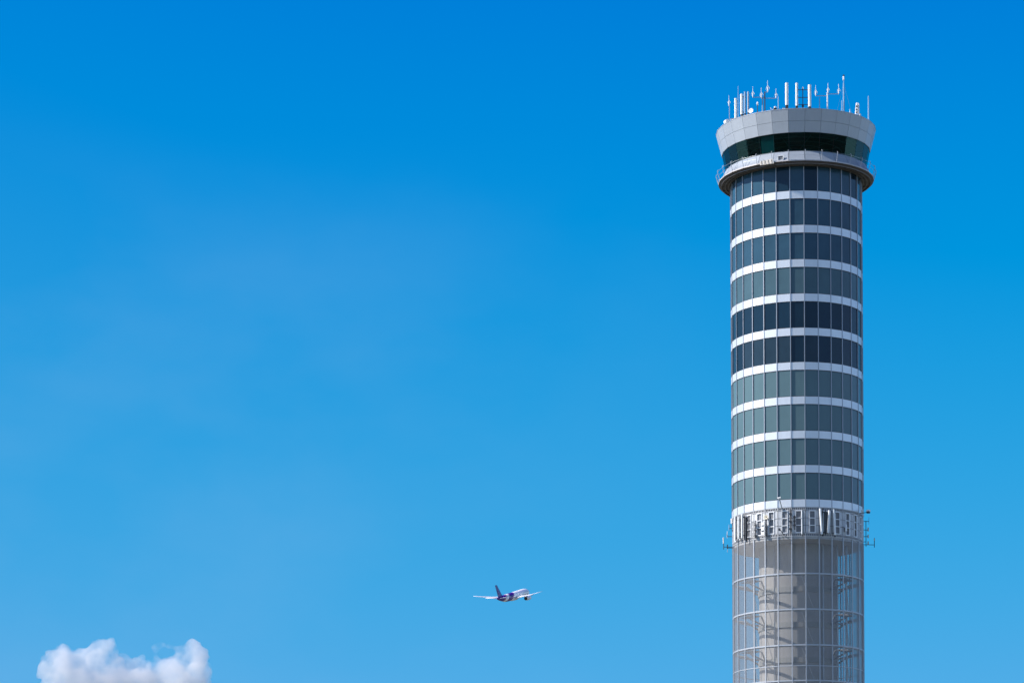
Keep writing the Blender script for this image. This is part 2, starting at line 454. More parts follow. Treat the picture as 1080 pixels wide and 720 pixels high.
for k in range(NF):
    bm = nb(); facet_panel(bm, k, 9.98, 10.50, ZG0 + .01, ZG1 - .01, .03, .025)
    cw = obj('cab_window', bm, M['cabglass'], tower)
    if k == 28:
        bm = nb(); facet_panel(bm, k, 9.70, 10.14, ZG0 + .05, ZG1 - .05, .02, .06)
        cw['label'] = 'cab window with its pale blind down'
        obj('blind', bm, M['blind'], cw)
bm = nb()
for k in range(NF):
    a = radians(A0 + ST * k); er = Vector((sin(a), -cos(a), 0))
    rod(bm, er * 9.93 + Vector((0,0,ZG0 + .01)), er * 10.44 + Vector((0,0,ZG1 - .01)), .03, n=5)
obj('glazing_joint', bm, M['joint'], tower)

# ---- flared roof fascia in two rows of panels
ZR1 = zf(114.5, TY - 11.38); ZR0 = ZG1
rf0, rf1 = 10.58, 11.36
zmid = ZR0 + (ZR1 - ZR0) * .49; rmid = rf0 + (rf1 - rf0) * .49
bm = nb()
for k in range(NF):
    facet_panel(bm, k, rf0, rmid - .005, ZR0, zmid - .02, .10, .016)
fa = obj('roof_fascia', bm, M['fascia'], tower)
bm = nb()
for k in range(NF):
    facet_panel(bm, k, rmid + .005, rf1, zmid + .01, ZR1, .10, .016)
obj('fascia_panel_row', bm, M['fascia'], fa)
bm = nb(); lathe(bm, [(rf0 - .2, ZR0 + .02), (rf1 - .2, ZR1 - .03)], 90); obj('fascia_backing', bm, M['joint'], fa)
bm = nb()
for k in range(NF): facet_panel(bm, k, rf0 - .09, rf0 - .09, ZR0 - .06, ZR0 - .004, .35, .0)
obj('drip_edge', bm, M['joint'], fa)
bm = nb(); ring_band(bm, 10.1, rf0 - .46, ZR0 - .02, ZR0 + .05, 90); obj('eave_soffit', bm, M['joint'], fa)
bm = nb()
for k in range(NF): facet_panel(bm, k, rf1 + .03, rf1 + .03, ZR1 + .004, ZR1 + .07, .4, .0)
obj('roof_coping', bm, M['fascia'], fa)
bm = nb(); lathe(bm, [(0, ZR1 + .02), (rf1 - .35, ZR1 - .05)], 60)
obj('roof_deck', bm, M['roofing'], tower)
ZROOF = ZR1 - .04

# ------------------------------------------------------------------ placing things by the photo
def on_ring(px, py, r, back=False):
    """world point on a vertical ring of radius r round the tower axis that shows at (px, py)"""
    d = TY - r * .7
    for _ in range(12):
        p = at(px, py, d)
        dx = max(-r * .9999, min(r * .9999, p.x - TX))
        d = TY + (sqrt(r*r - dx*dx) * (1 if back else -1))
    p = at(px, py, d); return p, d

def zat(px, py, d): return at(px, py, d).z

def rbox(bm, w, dpt, z0, z1, mi=0, taper=0.0, cx=0, cy=0):
    """tall radome: rounded-front box"""
    prof = []
    n = 7
    for i in range(n):
        a = pi * i / (n - 1); prof.append((cx + w/2 * cos(a), cy - dpt*.45 - dpt*.55 * sin(a)))
    prof += [(cx - w/2, cy + dpt*.3), (cx + w/2, cy + dpt*.3)]
    lo = [bm.verts.new((x, y, z0)) for x, y in prof]; hi = [bm.verts.new((x * (1 - taper), y * (1 - taper), z1)) for x, y in prof]
    bm.faces.new(lo[::-1]); bm.faces.new(hi)
    m = len(prof)
    for i in range(m): bm.faces.new((lo[i], lo[(i+1) % m], hi[(i+1) % m], hi[i]))

GR = 'antennas along the tower roof rim'
def roof_loc(px, r=10.85):
    p, d = on_ring(px, 116, r)
    return Vector((p.x, p.y, ZROOF)), d

def panel_antenna(px, yt, yb, w, label, m='white', side=0.0, r=10.85, group=GR, tilt=0.0, pole=True):
    loc, d = roof_loc(px, r)
    t = thing('panel_antenna', label, 'antenna', loc, atan2(loc.x - TX, TY - loc.y), group)
    z1, z0 = zat(px, yt, d) - ZROOF, max(.12, zat(px, yb, d) - ZROOF)
    bm = nb(); rbox(bm, w, w * .75, z0, z1); obj('radome', bm, M[m], t, smooth=False)
    bm = nb(); rod(bm, (side, w*.6, 0), (side, w*.6, z1 - .25), .045); obj('mounting_pole', bm, M['dark'], t)
    for zz in (z0 + .25, z1 - .45):
        bm = nb(); box(bm, min(side, 0) - .05, max(side, 0) + .05, .0, w*.6 + .05, zz, zz + .1); obj('bracket', bm, M['dark'], t)
    bm = nb(); box(bm, -w*.45, w*.45, -w*.4, w*.4, 0, z0 - .004); obj('base_box', bm, M['dark'], t)
    return t

def whip(px, yt, label, rad=.05, m='pale', r=10.85, yb=None):
    loc, d = roof_loc(px, r); z1 = zat(px, yt, d) - ZROOF
    t = thing('whip_antenna', label, 'antenna', loc, 0, GR)
    bm = nb(); rod(bm, (0,0,.35), (0,0,z1), rad, rad * .75); obj('whip', bm, M[m], t)
    bm = nb(); rod(bm, (0,0,0), (0,0,.35), rad * 1.5); obj('base', bm, M['steel'], t)
    return t

def dipole_bm(c, h, m_up=.045):
    """one ground-plane element: upright rod, thick core and drooping radials"""
    bm = nb(); x, y, z = c
    rod(bm, (x,y,z), (x,y,z + h), m_up, m_up*.55); rod(bm, (x,y,z), (x,y,z + h*.45), m_up * 1.9)
    rod(bm, (x,y,z - .12), (x,y,z), m_up*1.2)
    for i in range(4):
        a = pi/4 + i * pi/2
        rod(bm, (x,y,z + h*.55), (x + cos(a)*h*.24, y + sin(a)*h*.24, z + h*.2), .022, n=4)
    return bm

# (left flank to right) ------------------------------------------------------
loc, d = roof_loc(766.3, 10.95)
t = thing('drum_antenna', 'small white drum antenna at the far left end of the roof rim', 'antenna', loc, radians(-60), GR)
bm = nb(); zz = zat(766, 127.5, d) - ZROOF
rod(bm, (-.30, 0, .45), (.30, 0, .45), .33, n=16); obj('drum', bm, M['white'], t)
bm = nb(); rod(bm, (0, 0, 0), (0, 0, .45), .06); obj('mounting_pole', bm, M['steel'], t)

def dipole_mast(px, ymast, els, label, mm='steel', r=10.85, thick=.05, arms=()):
    """els: (px, ybase, ytop); each element stands on an arm from the mast"""
    loc, d = roof_loc(px, r)
    t = thing('dipole_antenna', label, 'antenna', loc, 0, GR)
    zt = zat(px, ymast, d) - ZROOF
    bm = nb(); rod(bm, (0,0,0), (0,0,zt), thick); mast = obj('mast', bm, M[mm], t)
    for (ex, yb, yt) in els:
        dx = at(ex, yb, d).x - at(px, yb, d).x
        zb = zat(ex, yb, d) - ZROOF; zh = zat(ex, yt, d) - zat(ex, yb, d)
        if abs(dx) > .1:
            bm = nb(); rod(bm, (0, 0, min(zt - .06, zb - .1)), (dx, 0, zb - .1), .045); obj('boom', bm, M['steel'], t)
        obj('dipole', dipole_bm((dx, 0, zb), zh), M['white'], t)
    return t

dipole_mast(769.3, 111.5, [(768.8, 111, 101)], 'white ground plane antenna on a short bent pole left of all the panels')
panel_antenna(776.2, 104, 125, .31, 'white panel antenna leftmost on the rim, shorter than its neighbours', r=11.0)
whip(778.6, 91, 'thin pale whip antenna rising tall behind the leftmost white panel')
panel_antenna(782.6, 99.5, 121, .36, 'wide white panel antenna with a dark bracket on its right, second from the left', side=.26)
panel_antenna(785.9, 97, 120, .24, 'pale blue panel antenna between the wide white panel and a grey one', m='pale')
panel_antenna(789.2, 97, 119, .2, 'slim grey panel antenna with a dark top beside the white round dish', m='steel')
loc, d = roof_loc(792.6, 11.1)
t = thing('dish_antenna', 'small white round dish on the rim left of the lamp post', 'dish', loc, radians(-28), GR)
bm = nb(); lathe(bm, [(0,0),(.18,.02),(.32,.09),(.36,.16),(.33,.17),(.2,.08),(0,.05)], 24)
bmesh.ops.rotate(bm, verts=bm.verts, cent=(0,0,0), matrix=Matrix.Rotation(radians(78), 3, 'X')); bmesh.ops.translate(bm, verts=bm.verts, vec=(0,-.1,.52))
obj('dish', bm, M['white'], t, smooth=True)
bm = nb(); rod(bm, (0,0,0), (0,0,.5), .05); obj('mounting_pole', bm, M['steel'], t)
loc, d = roof_loc(798.9)
t = thing('obstruction_lamp', 'small lamp with white dome on a short dark post on the rim', 'lamp', loc, 0)
z1 = zat(799, 107.5, d) - ZROOF
bm = nb(); rod(bm, (0,0,0), (0,0,z1 - .5), .05); rod(bm, (0,0,0), (0,0,.4), .16, .10); obj('post', bm, M['dark'], t)
bm = nb(); lathe(bm, [(0, z1-.5),(.11,z1-.5),(.13,z1-.2),(.09,z1-.03),(0,z1)], 12); obj('lamp_dome', bm, M['white'], t, smooth=True)
whip(804.2, 104, 'short pale blue whip antenna beside the dark cross arm mast', rad=.09)
dipole_mast(806.7, 97, [(794, 102, 91.5), (803, 103, 92.5), (809.7, 96.5, 85), (818.5, 103, 93.5)],
            'wide cross arm mast carrying four white ground plane antennas', mm='dark', thick=.08)
loc, d = roof_loc(817.6, 11.1); loc.z += .12
t = thing('camera_unit', 'white capped dark camera box on the rim with a small curled cable', 'camera', loc, 0)
bm = nb(); box(bm, -.2, .2, -.15, .15, 0, .28); obj('body', bm, M['dark'], t)
bm = nb(); lathe(bm, [(0,.28),(.2,.28),(.2,.42),(.1,.5),(0,.5)], 12); obj('cap', bm, M['white'], t)
bm = nb(); pts = [(-.2,0,.12),(-.42,0,.08),(-.6,0,.2),(-.66,0,.36)]
for p, q in zip(pts, pts[1:]): rod(bm, p, q, .04, n=6)
obj('cable', bm, M['white'], t)
whip(820.9, 102, 'short pale blue whip antenna left of the thick white panel', rad=.08)
panel_antenna(829.9, 88, 111.5, .42, 'thick white panel antenna standing alone left of the white pair')
# pair with ladder-like support
panel_antenna(840.4, 88, 112, .36, 'white panel antenna forming the left side of the ladder pair')
panel_antenna(853.9, 90, 113, .42, 'white panel antenna forming the right side of the ladder pair')
loc, d = roof_loc(846.8, 10.75)
t = thing('antenna_frame', 'dark ladder like frame with a lamp on top between two white panels', 'frame', loc, 0)
bm = nb(); z1 = zat(847, 94, d) - ZROOF; rod(bm, (0,0,0), (0,0,z1), .055); obj('mast', bm, M['dark'], t)
for y in (95, 103, 110.5):
    bm = nb(); zz = zat(847, y, d) - ZROOF; rod(bm, (-.75, 0, zz), (.8, 0, zz), .045); obj('rung', bm, M['dark'], t)
bm = nb(); rod(bm, (0,0,.45), (0,0,.75), .15, .15); obj('junction_box', bm, M['dark'], t)
bm = nb(); lathe(bm, [(0, z1),(.1,z1),(.12,z1+.2),(0,z1+.32)], 12); obj('lamp_dome', bm, M['white'], t)
whip(864.4, 103, 'thin pale whip antenna between the ladder pair and the triple mast', rad=.06)
dipole_mast(872.7, 98, [(860.4, 100.5, 90), (873.3, 97.5, 88), (884.6, 98.5, 88.5)],
            'white mast with slanting cross arm and three ground plane antennas', mm='white', thick=.10)
whip(887.8, 106, 'short pale whip antenna close against the tallest mast', rad=.07)
loc, d = roof_loc(889.9)
t = thing('tall_mast', 'tallest pale mast on the roof with guy wires and a weather sensor on top', 'mast', loc, 0)
z1 = zat(890, 80, d) - ZROOF; za = zat(890, 88, d) - ZROOF
bm = nb(); rod(bm, (0,0,0), (0,0,za), .13, .10); rod(bm, (0,0,za), (0,0,z1 - .6), .05); rod(bm, (0,0,0), (0,0,.3), .22, .16); obj('mast', bm, M['pale'], t)
bm = nb(); rod(bm, (0,0,z1 - .6), (0,0,z1 - .08), .13, .11); obj('sensor', bm, M['white'], t)
bm = nb(); rod(bm, (-.08,0,z1 - .02), (.10,0,z1 + .04), .14, .12); obj('sensor_head', bm, M['dark'], t)
for dx, dy in ((1.15, .3), (-1.0, .8), (.2, 1.8)):
    bm = nb(); rod(bm, (0,0,za - .1), (dx, dy, .02), .012, n=4); obj('guy_wire', bm, M['steel'], t)
loc, d = roof_loc(896.3)
t = thing('sensor_post', 'tiny white sensor post between the tallest mast and the lattice bracket', 'sensor', loc, 0)
bm = nb(); rod(bm, (0,0,0), (0,0,.45), .13, .07); rod(bm, (0,0,.45), (0,0,.8), .04); obj('body', bm, M['white'], t)
bm = nb(); rod(bm, (-.35,0,0), (-.35,0,.25), .07); obj('side_sensor', bm, M['white'], t)
loc, d = roof_loc(903.3, 10.9)
t = thing('lattice_bracket', 'white lattice bracket with dark round dishes near the right end of the rim', 'bracket', loc, radians(40))
bm = nb(); h = zat(903, 108.5, d) - ZROOF
for x, y in ((-.32,-.15), (.28,-.15), (0,.3)): rod(bm, (x,y,0), (x*.35+.1,y*.5,h), .05, n=6)
for j in range(4):
    z = h * (j + .5) / 4.4; f = 1 - .65 * z / h
    rod(bm, (-.32*f,-.15,z), (.28*f,-.15,z + .2), .035, n=4); rod(bm, (.28*f,-.15,z), (0,.3*f,z + .2), .035, n=4)
obj('lattice', bm, M['white'], t)
bm = nb(); rod(bm, (.22,-.2,.1), (.22,-.2,h - .1), .11, n=8); obj('radome', bm, M['white'], t)
for z in (.55, .95, 1.4):
    bm = nb(); rod(bm, (-.12,-.25,z), (-.12,-.12,z), .14, n=12); obj('round_dish', bm, M['dark'], t)
bm = nb(); box(bm, .45, .7, -.2, .1, 0, .5); obj('side_box', bm, M['white'], t)
whip(916.0, 101.5, 'thick pale blue whip antenna alone at the right end of the roof rim', rad=.11, r=10.95)
# small bright boxes low on the left rim
for px, s, lb in ((772.5, .16, 'low white cable box on the rim left of the leftmost panel'), (826.5, .1, 'tiny white cable box on the rim at the thick panel')):
    loc, d = roof_loc(px, 11.15); loc.z += .1
    o = thing('cable_box', lb, 'box', loc, 0); bm = nb(); box(bm, -s*1.6, s*1.6, -s, s, 0, s*1.3); bo = obj('body', bm, M['white'], o)
    bm = nb(); box(bm, -s*1.7, s*1.7, -s*1.1, s*1.1, s*1.3 + .002, s*1.3 + .05); obj('lid', bm, M['steel'], o)

# window cleaning cover seen bright on the deck's left front
p, d = on_ring(808.5, 172, RD + .14)
ang = atan2(p.x - TX, TY - p.y)
t = thing('maintenance_cover', 'cream sunlit cover box hung on the deck edge left of the square hatch', 'cover', (p.x, p.y, ZD), ang)
bm = nb(); hexa(bm, [(-.95,-.08,-.02),(1.1,-.08,-.02),(1.1,.06,-.02),(-.95,.06,-.02),(-.95,-.16,.52),(.95,-.16,.62),(.95,.04,.62),(-.95,.04,.52)]); obj('cover', bm, M['cream'], t)
bm = nb()
for u in (-.7, -.2, .3, .8): box(bm, u - .03, u + .03, -.2, -.165, .0, .55)
box(bm, -.9, .95, -.2, -.165, -.08, -.03); obj('ribs', bm, M['rib'], t)

# ------------------------------------------------------------------ equipment on the louvre storey
GL = 'equipment round the louvre storey'
def wall_thing(name, label, cat, px, py, r=R + .25, group=GL):
    p, d = on_ring(px, py, r)
    return thing(name, label, cat, p, atan2(p.x - TX, TY - p.y), group), d

def wall_panel(px, yt, yb, w, label, darkside=.22, m='white', slant=0.0):
    t, d = wall_thing('panel_antenna', label, 'antenna', px, yb, R + .38)
    h = (yb - yt) * d / F
    bm = nb(); rbox(bm, w, w*.7, 0, h)
    if slant:
        for v_ in bm.verts: v_.co.x += slant * (v_.co.z / h - .5)
    obj('radome', bm, M[m], t)
    bm = nb(); rod(bm, (darkside, .15, -.25), (darkside, .15, h + .05), .07); obj('mounting_pole', bm, M['dark'], t)
    for zz in (.3, h - .5):
        bm = nb(); box(bm, min(0, darkside), max(0, darkside) + .04, .02, .42, zz, zz + .12); obj('bracket', bm, M['dark'], t)
    return t
wall_panel(775.7, 545, 569.5, .26, 'tall white panel antenna nearest the left edge of the louvre storey', .16)
wall_panel(779.4, 544.5, 568, .27, 'tall white panel antenna, middle of the left trio on the louvre storey')
wall_panel(783.0, 542, 567, .27, 'tall white panel antenna, right one of the left trio on the louvre storey')
wall_panel(786.7, 545, 570, .16, 'dark panel antenna right of the left trio of white panels', m='dark', darkside=.05)
# stack of grey round units
t, d = wall_thing('radio_stack', 'grey stack of round units between two ladder frames', 'equipment', 795.6, 566)
for j in range(3):
    bm = nb(); rod(bm, (0,-.28,.35 + j*.72), (0,.1,.35 + j*.72), .30, .24, n=14); obj('round_unit', bm, M['truss'], t)
bm = nb(); rod(bm, (.1,.14,-.1), (.1,.14,2.3), .06); obj('mounting_pole', bm, M['dark'], t)
# white boxes
t, d = wall_thing('radio_units', 'white boxes stacked on a dark pole under a beige dish', 'equipment', 806.2, 564)
for z0, z1 in ((0, .45), (.62, 1.2), (1.36, 1.75)):
    bm = nb(); box(bm, -.27, .17, -.3, .02, z0, z1); obj('unit_box', bm, M['white'], t)
bm = nb(); rod(bm, (.33,-.05,-.35), (.33,-.05,2.6), .09); box(bm, -.25,.1,-.36,-.31,.46,.6); box(bm, -.25,.1,-.36,-.31,1.21,1.34); obj('mounting_pole', bm, M['dark'], t)
t, d = wall_thing('dish_antenna', 'small beige round dish above the white radio boxes', 'dish', 808.4, 545.5)
bm = nb(); lathe(bm, [(0,.0),(.2,.03),(.3,.1),(.33,.2),(.3,.2),(0,.06)], 20)
bmesh.ops.rotate(bm, verts=bm.verts, cent=(0,0,0), matrix=Matrix.Rotation(radians(80), 3, 'X')); obj('dish', bm, M['beige'], t, smooth=True)
bm = nb(); rod(bm, (0,.02,0), (0,.35,-.1), .06); obj('mounting_pole', bm, M['dark'], t)

def arm_camera(px, py, reach, label, rise=1.3, name='security_camera'):
    """camera at the end of an arm that leans out from the louvre storey"""
    p, d = on_ring(px, py, R + .05); ang = atan2(p.x - TX, TY - p.y)
    t = thing(name, label, 'camera', p, ang, GL)
    bm = nb(); rod(bm, (0, 0, 0), (0, -reach, rise), .075); rod(bm, (0,-.02,-.15), (0,-.02,.2), .1); obj('arm', bm, M['steel'], t)
    bm = nb(); rod(bm, (-.28, -reach-.1, rise+.06), (.16, -reach, rise+.16), .17, .15, n=10); obj('camera_body', bm, M['white'], t)
    bm = nb(); rod(bm, (-.34, -reach-.12, rise+.045), (-.285, -reach-.1, rise+.058), .14, n=10); obj('lens', bm, M['dark'], t)
    return t
arm_camera(825.0, 536.8, 1.6, 'white camera on a leaning arm in front of the lowest white band', 1.15)
# right silhouette camera / floodlight
p, d = on_ring(906.8, 541, R + .1); ang = atan2(p.x - TX, TY - p.y)
t = thing('floodlight', 'white floodlight bar with a black box at the right edge of the lowest band', 'floodlight', p, ang, GL)
bm = nb(); rod(bm, (-.3,-.35,.45), (.22,-.3,-.02), .09, n=6); obj('bar', bm, M['white'], t)
bm = nb(); rod(bm, (0,0,0), (.25,-1.15,.1), .05); obj('arm', bm, M['dark'], t)
bm = nb(); box(bm, .05, .5, -1.4, -.95, .2, .42); obj('lamp_head', bm, M['white'], t)
bm = nb(); box(bm, .07, .48, -1.38, -.97, -.05, .197); obj('housing', bm, M['dark'], t)
# boom pointing out, casting a long shadow down right
p, d = on_ring(826.5, 563.5, R + .05); ang = atan2(p.x - TX, TY - p.y)
t = thing('boom_antenna', 'dark horizontal boom pointing out from the foot of the louvre storey', 'antenna', p, ang, GL)
bm = nb(); rod(bm, (0,0,0), (0,-2.2,.35), .055); obj('boom', bm, M['dark'], t)
bm = nb(); rod(bm, (-.12,-2.25,.2), (-.12,-2.25,.55), .13, n=8); obj('head', bm, M['dark'], t)
bm = nb(); rod(bm, (0,-1.2,.19), (0,-.02,-.6), .03); obj('stay', bm, M['steel'], t)
# dark vertical mounts
for px, h, lb in ((833.6, 3.15, 'dark pole with clamps right of the camera arm'), (838.0, 1.7, 'shorter dark pole with clamps left of the thin white antenna')):
    t, d = wall_thing('mounting_rail', lb, 'pole', px, 560 if h > 2 else 556, R + .12)
    bm = nb(); rod(bm, (0,0,-.3), (0,0,h), .075); obj('pole', bm, M['dark'], t)
    for j in range(3):
        bm = nb(); box(bm, -.16, .16, -.12, .1, .25 + j*h*.33, .45 + j*h*.33); obj('clamp', bm, M['dark'], t)
wall_panel(845.8, 538, 563, .17, 'thin white panel antenna in the middle of the louvre storey', .13)
wall_panel(865.9, 536, 563, .29, 'leaning white panel antenna, left of the right trio', .32, slant=-.22)
wall_panel(874.0, 538, 561.5, .31, 'leaning white panel antenna, middle of the right trio', -.42, slant=.22)
wall_panel(879.9, 537, 564, .29, 'leaning white panel antenna, right of the right trio', .2, slant=-.2)
t, d = wall_thing('equipment_box', 'dark equipment cabinet between the right trio of leaning panels', 'cabinet', 870, 562, R + .15)
bm = nb(); box(bm, -.42, .42, -.1, .12, 0, 3.0); obj('body', bm, M['dark'], t)
bm = nb(); box(bm, -.3, -.22, -.14, -.102, .2, 2.8); box(bm, .0, .06, -.14, -.102, .4, 2.5); obj('cable', bm, M['steel'], t)
t, d = wall_thing('radio_unit', 'small white radio unit on the right side of the louvre storey', 'equipment', 892, 560)
bm = nb(); rbox(bm, .26, .2, 0, .95, taper=.15); obj('unit_box', bm, M['white'], t)
bm = nb(); rod(bm, (-.12,.1,-.1), (-.12,.1,.5), .07); obj('mounting_pole', bm, M['dark'], t)
# dark cable droplets
# silhouettes: dipole arrays out on arms, both flanks
def flank_array(mx, y0, y1, els, arms, label, side):
    """mast beside the shaft; positions in the silhouette plane"""
    p0 = at(mx, y1, TY); t = thing('dipole_array', label, 'antenna', p0, 0, GL)
    h = (y1 - y0) * TY / F
    bm = nb(); rod(bm, (0,0,0), (0,0,h), .05); obj('mast', bm, M['dark'], t)
    for (xa, ya, xb, yb) in arms:
        a = at(xa, ya, TY) - p0; b_ = at(xb, yb, TY) - p0
        bm = nb(); rod(bm, a, b_, .045, n=6); obj('arm', bm, M['dark'], t)
    for (ex, ya, yb, m_, r_) in els:
        a = at(ex, ya, TY) - p0; b_ = at(ex, yb, TY) - p0
        bm = nb(); rod(bm, a, b_, r_, n=6); obj('dipole', bm, M[m_], t)
    return t
flank_array(913.4, 549, 576, [(915.6, 556, 560, 'beige', .09), (915.6, 563.5, 567, 'beige', .09), (915.6, 570.5, 574, 'beige', .09), (922.2, 567, 577, 'dark', .05), (922.2, 567.5, 570, 'beige', .07), (916.4, 545, 553, 'pale', .03)],
            [(909.6, 549.5, 916.5, 549.5), (909.6, 558.5, 915.6, 558.5), (909.6, 565.5, 915.6, 565.5), (909.6, 574, 922.2, 574.2), (910, 571, 913.4, 571)],
            'dark dipole array with beige rods sticking out on the right of the tower', 1)
flank_array(772.3, 549, 560, [(771.6, 546.5, 552, 'white', .12), (768.8, 553, 559, 'pale', .06), (767, 560, 567, 'white', .04)],
            [(775, 549.5, 771.6, 549.5), (775, 557, 768.4, 557), (774.5, 565.5, 766.5, 565.5), (772.3, 560, 774.8, 561)],
            'dark bracket with small white rods sticking out on the upper left of the louvre storey', -1)
flank_array(763.3, 567, 579, [(762.9, 566.5, 573, 'white', .07), (767.2, 574, 578.5, 'dark', .08), (767.2, 579, 582, 'pale', .06), (766.5, 562, 566, 'pale', .05)],
            [(774.6, 576.5, 763.3, 576.5), (774.6, 577.5, 767.2, 577.5)],
            'horizontal arm with dipole rods sticking out low on the left of the tower', -1)

# ------------------------------------------------------------------ airliner
def livery():
    m, N, L, b = newmat('white_and_purple_livery'); b.inputs['Roughness'].default_value = .35
    tc = N.new('ShaderNodeTexCoord'); sp = N.new('ShaderNodeSeparateXYZ'); L.new(tc.outputs['Object'], sp.inputs[0])
    ma = N.new('ShaderNodeMath'); ma.operation = 'MULTIPLY_ADD'; L.new(sp.outputs['Z'], ma.inputs[0]); ma.inputs[1].default_value = -1.25; L.new(sp.outputs['X'], ma.inputs[2])
    mr = N.new('ShaderNodeMapRange'); mr.inputs['From Min'].default_value = -34; mr.inputs['From Max'].default_value = 34; L.new(ma.outputs[0], mr.inputs['Value'])
    cr = N.new('ShaderNodeValToRGB'); cr.color_ramp.interpolation = 'CONSTANT'; L.new(mr.outputs[0], cr.inputs[0])
    def f(x): return (x + 34) / 68
    pur, wh, gold, mag = (.06, .035, .24, 1), (.88, .88, .89, 1), (.62, .42, .30, 1), (.42, .12, .36, 1)
    els = [(0, pur), (f(-21.5), mag), (f(-20.5), gold), (f(-19.2), wh), (f(-15.5), gold), (f(-14.7), pur), (f(-6.5), mag), (f(-5.5), wh)]
    e = cr.color_ramp.elements; e[0].position, e[0].color = els[0]; e[1].position, e[1].color = els[1]
    for p, c in els[2:]: x = e.new(p); x.color = c
    # cabin windows and a fine dirt tone
    L.new(cr.outputs[0], b.inputs['Base Color']); return m
M['livery'] = livery()
M['wing']   = mat('wing_grey', (0.62, 0.63, 0.65), .4, .1, var=.08, nscale=.3)
M['cowl']   = mat('engine_cowl', (0.80, 0.81, 0.83), .35, .0)
M['purple'] = mat('tail_purple', (0.035, 0.05, 0.26), .35)
M['hot']    = mat('exhaust_metal', (0.05, 0.05, 0.055), .5, .5)

pl = at(541.0, 628.0, 2370.0)
plane = thing('airliner', 'white twin engine airliner with purple tail climbing away in the blue sky', 'airplane', pl)
HEAD, PIT, ROL = 66.0, 14.5, 0.0
plane.rotation_mode = 'QUATERNION'
plane.rotation_quaternion = (Matrix.Rotation(radians(HEAD), 3, 'Z') @ Matrix.Rotation(radians(-PIT), 3, 'Y') @ Matrix.Rotation(radians(ROL), 3, 'X')).to_quaternion()
def tube_x(bm, secs, n=28):
    rings = []
    for x, r, zc, sq in secs:
        rings.append([bm.verts.new((x, r*cos(2*pi*i/n), zc + r*sq*sin(2*pi*i/n))) for i in range(n)])
    for a, b_ in zip(rings, rings[1:]):
        for i in range(n): bm.faces.new((a[i], a[(i+1)%n], b_[(i+1)%n], b_[i]))
    bm.faces.new(rings[0]); bm.faces.new(rings[-1][::-1])
bm = nb()
tube_x(bm, [(-32,.35,1.75,1.2),(-30,.85,1.5,1.15),(-26,1.65,1.05,1.05),(-21,2.4,.55,1),(-15,2.95,.1,1),(-10,3.1,0,1),(0,3.1,0,1),(12,3.1,0,1),(20,3.1,0,1),(24,2.95,-.08,1),(27,2.55,-.25,1),(29.5,1.9,-.5,1),(31,1.2,-.7,1),(31.8,.45,-.85,1)])
fus = obj('fuselage', bm, M['livery'], plane, smooth=True)
bm = nb()
for s in (-1, 1):
    for j in range(44):
        x = -19 + j * 1.0
        if x < -10: rr = 3.1 - (-10 - x) * .055
        else: rr = 3.1
        y0 = rr * .985
        box(bm, x, x + .35, s*(y0) - .06, s*(y0) + .02, .45, .75)
obj('cabin_windows', bm, M['wing'], fus)
bm = nb(); hexa(bm, [(28.3,-1.35,.9),(28.3,1.35,.9),(29.9,.7,.35),(29.9,-.7,.35),(27.6,-1.2,1.7),(27.6,1.2,1.7),(28.6,.6,1.35),(28.6,-.6,1.35)]); obj('cockpit_window', bm, M['dark'], fus)
bm = nb(); tube_x(bm, [(-7,.6,-2.6,.5),(-4,2.4,-2.3,.55),(3,2.8,-2.3,.55),(8,2.3,-2.2,.5),(10,.5,-2.3,.4)], 18); obj('belly_fairing', bm, M['cowl'], fus, smooth=True)

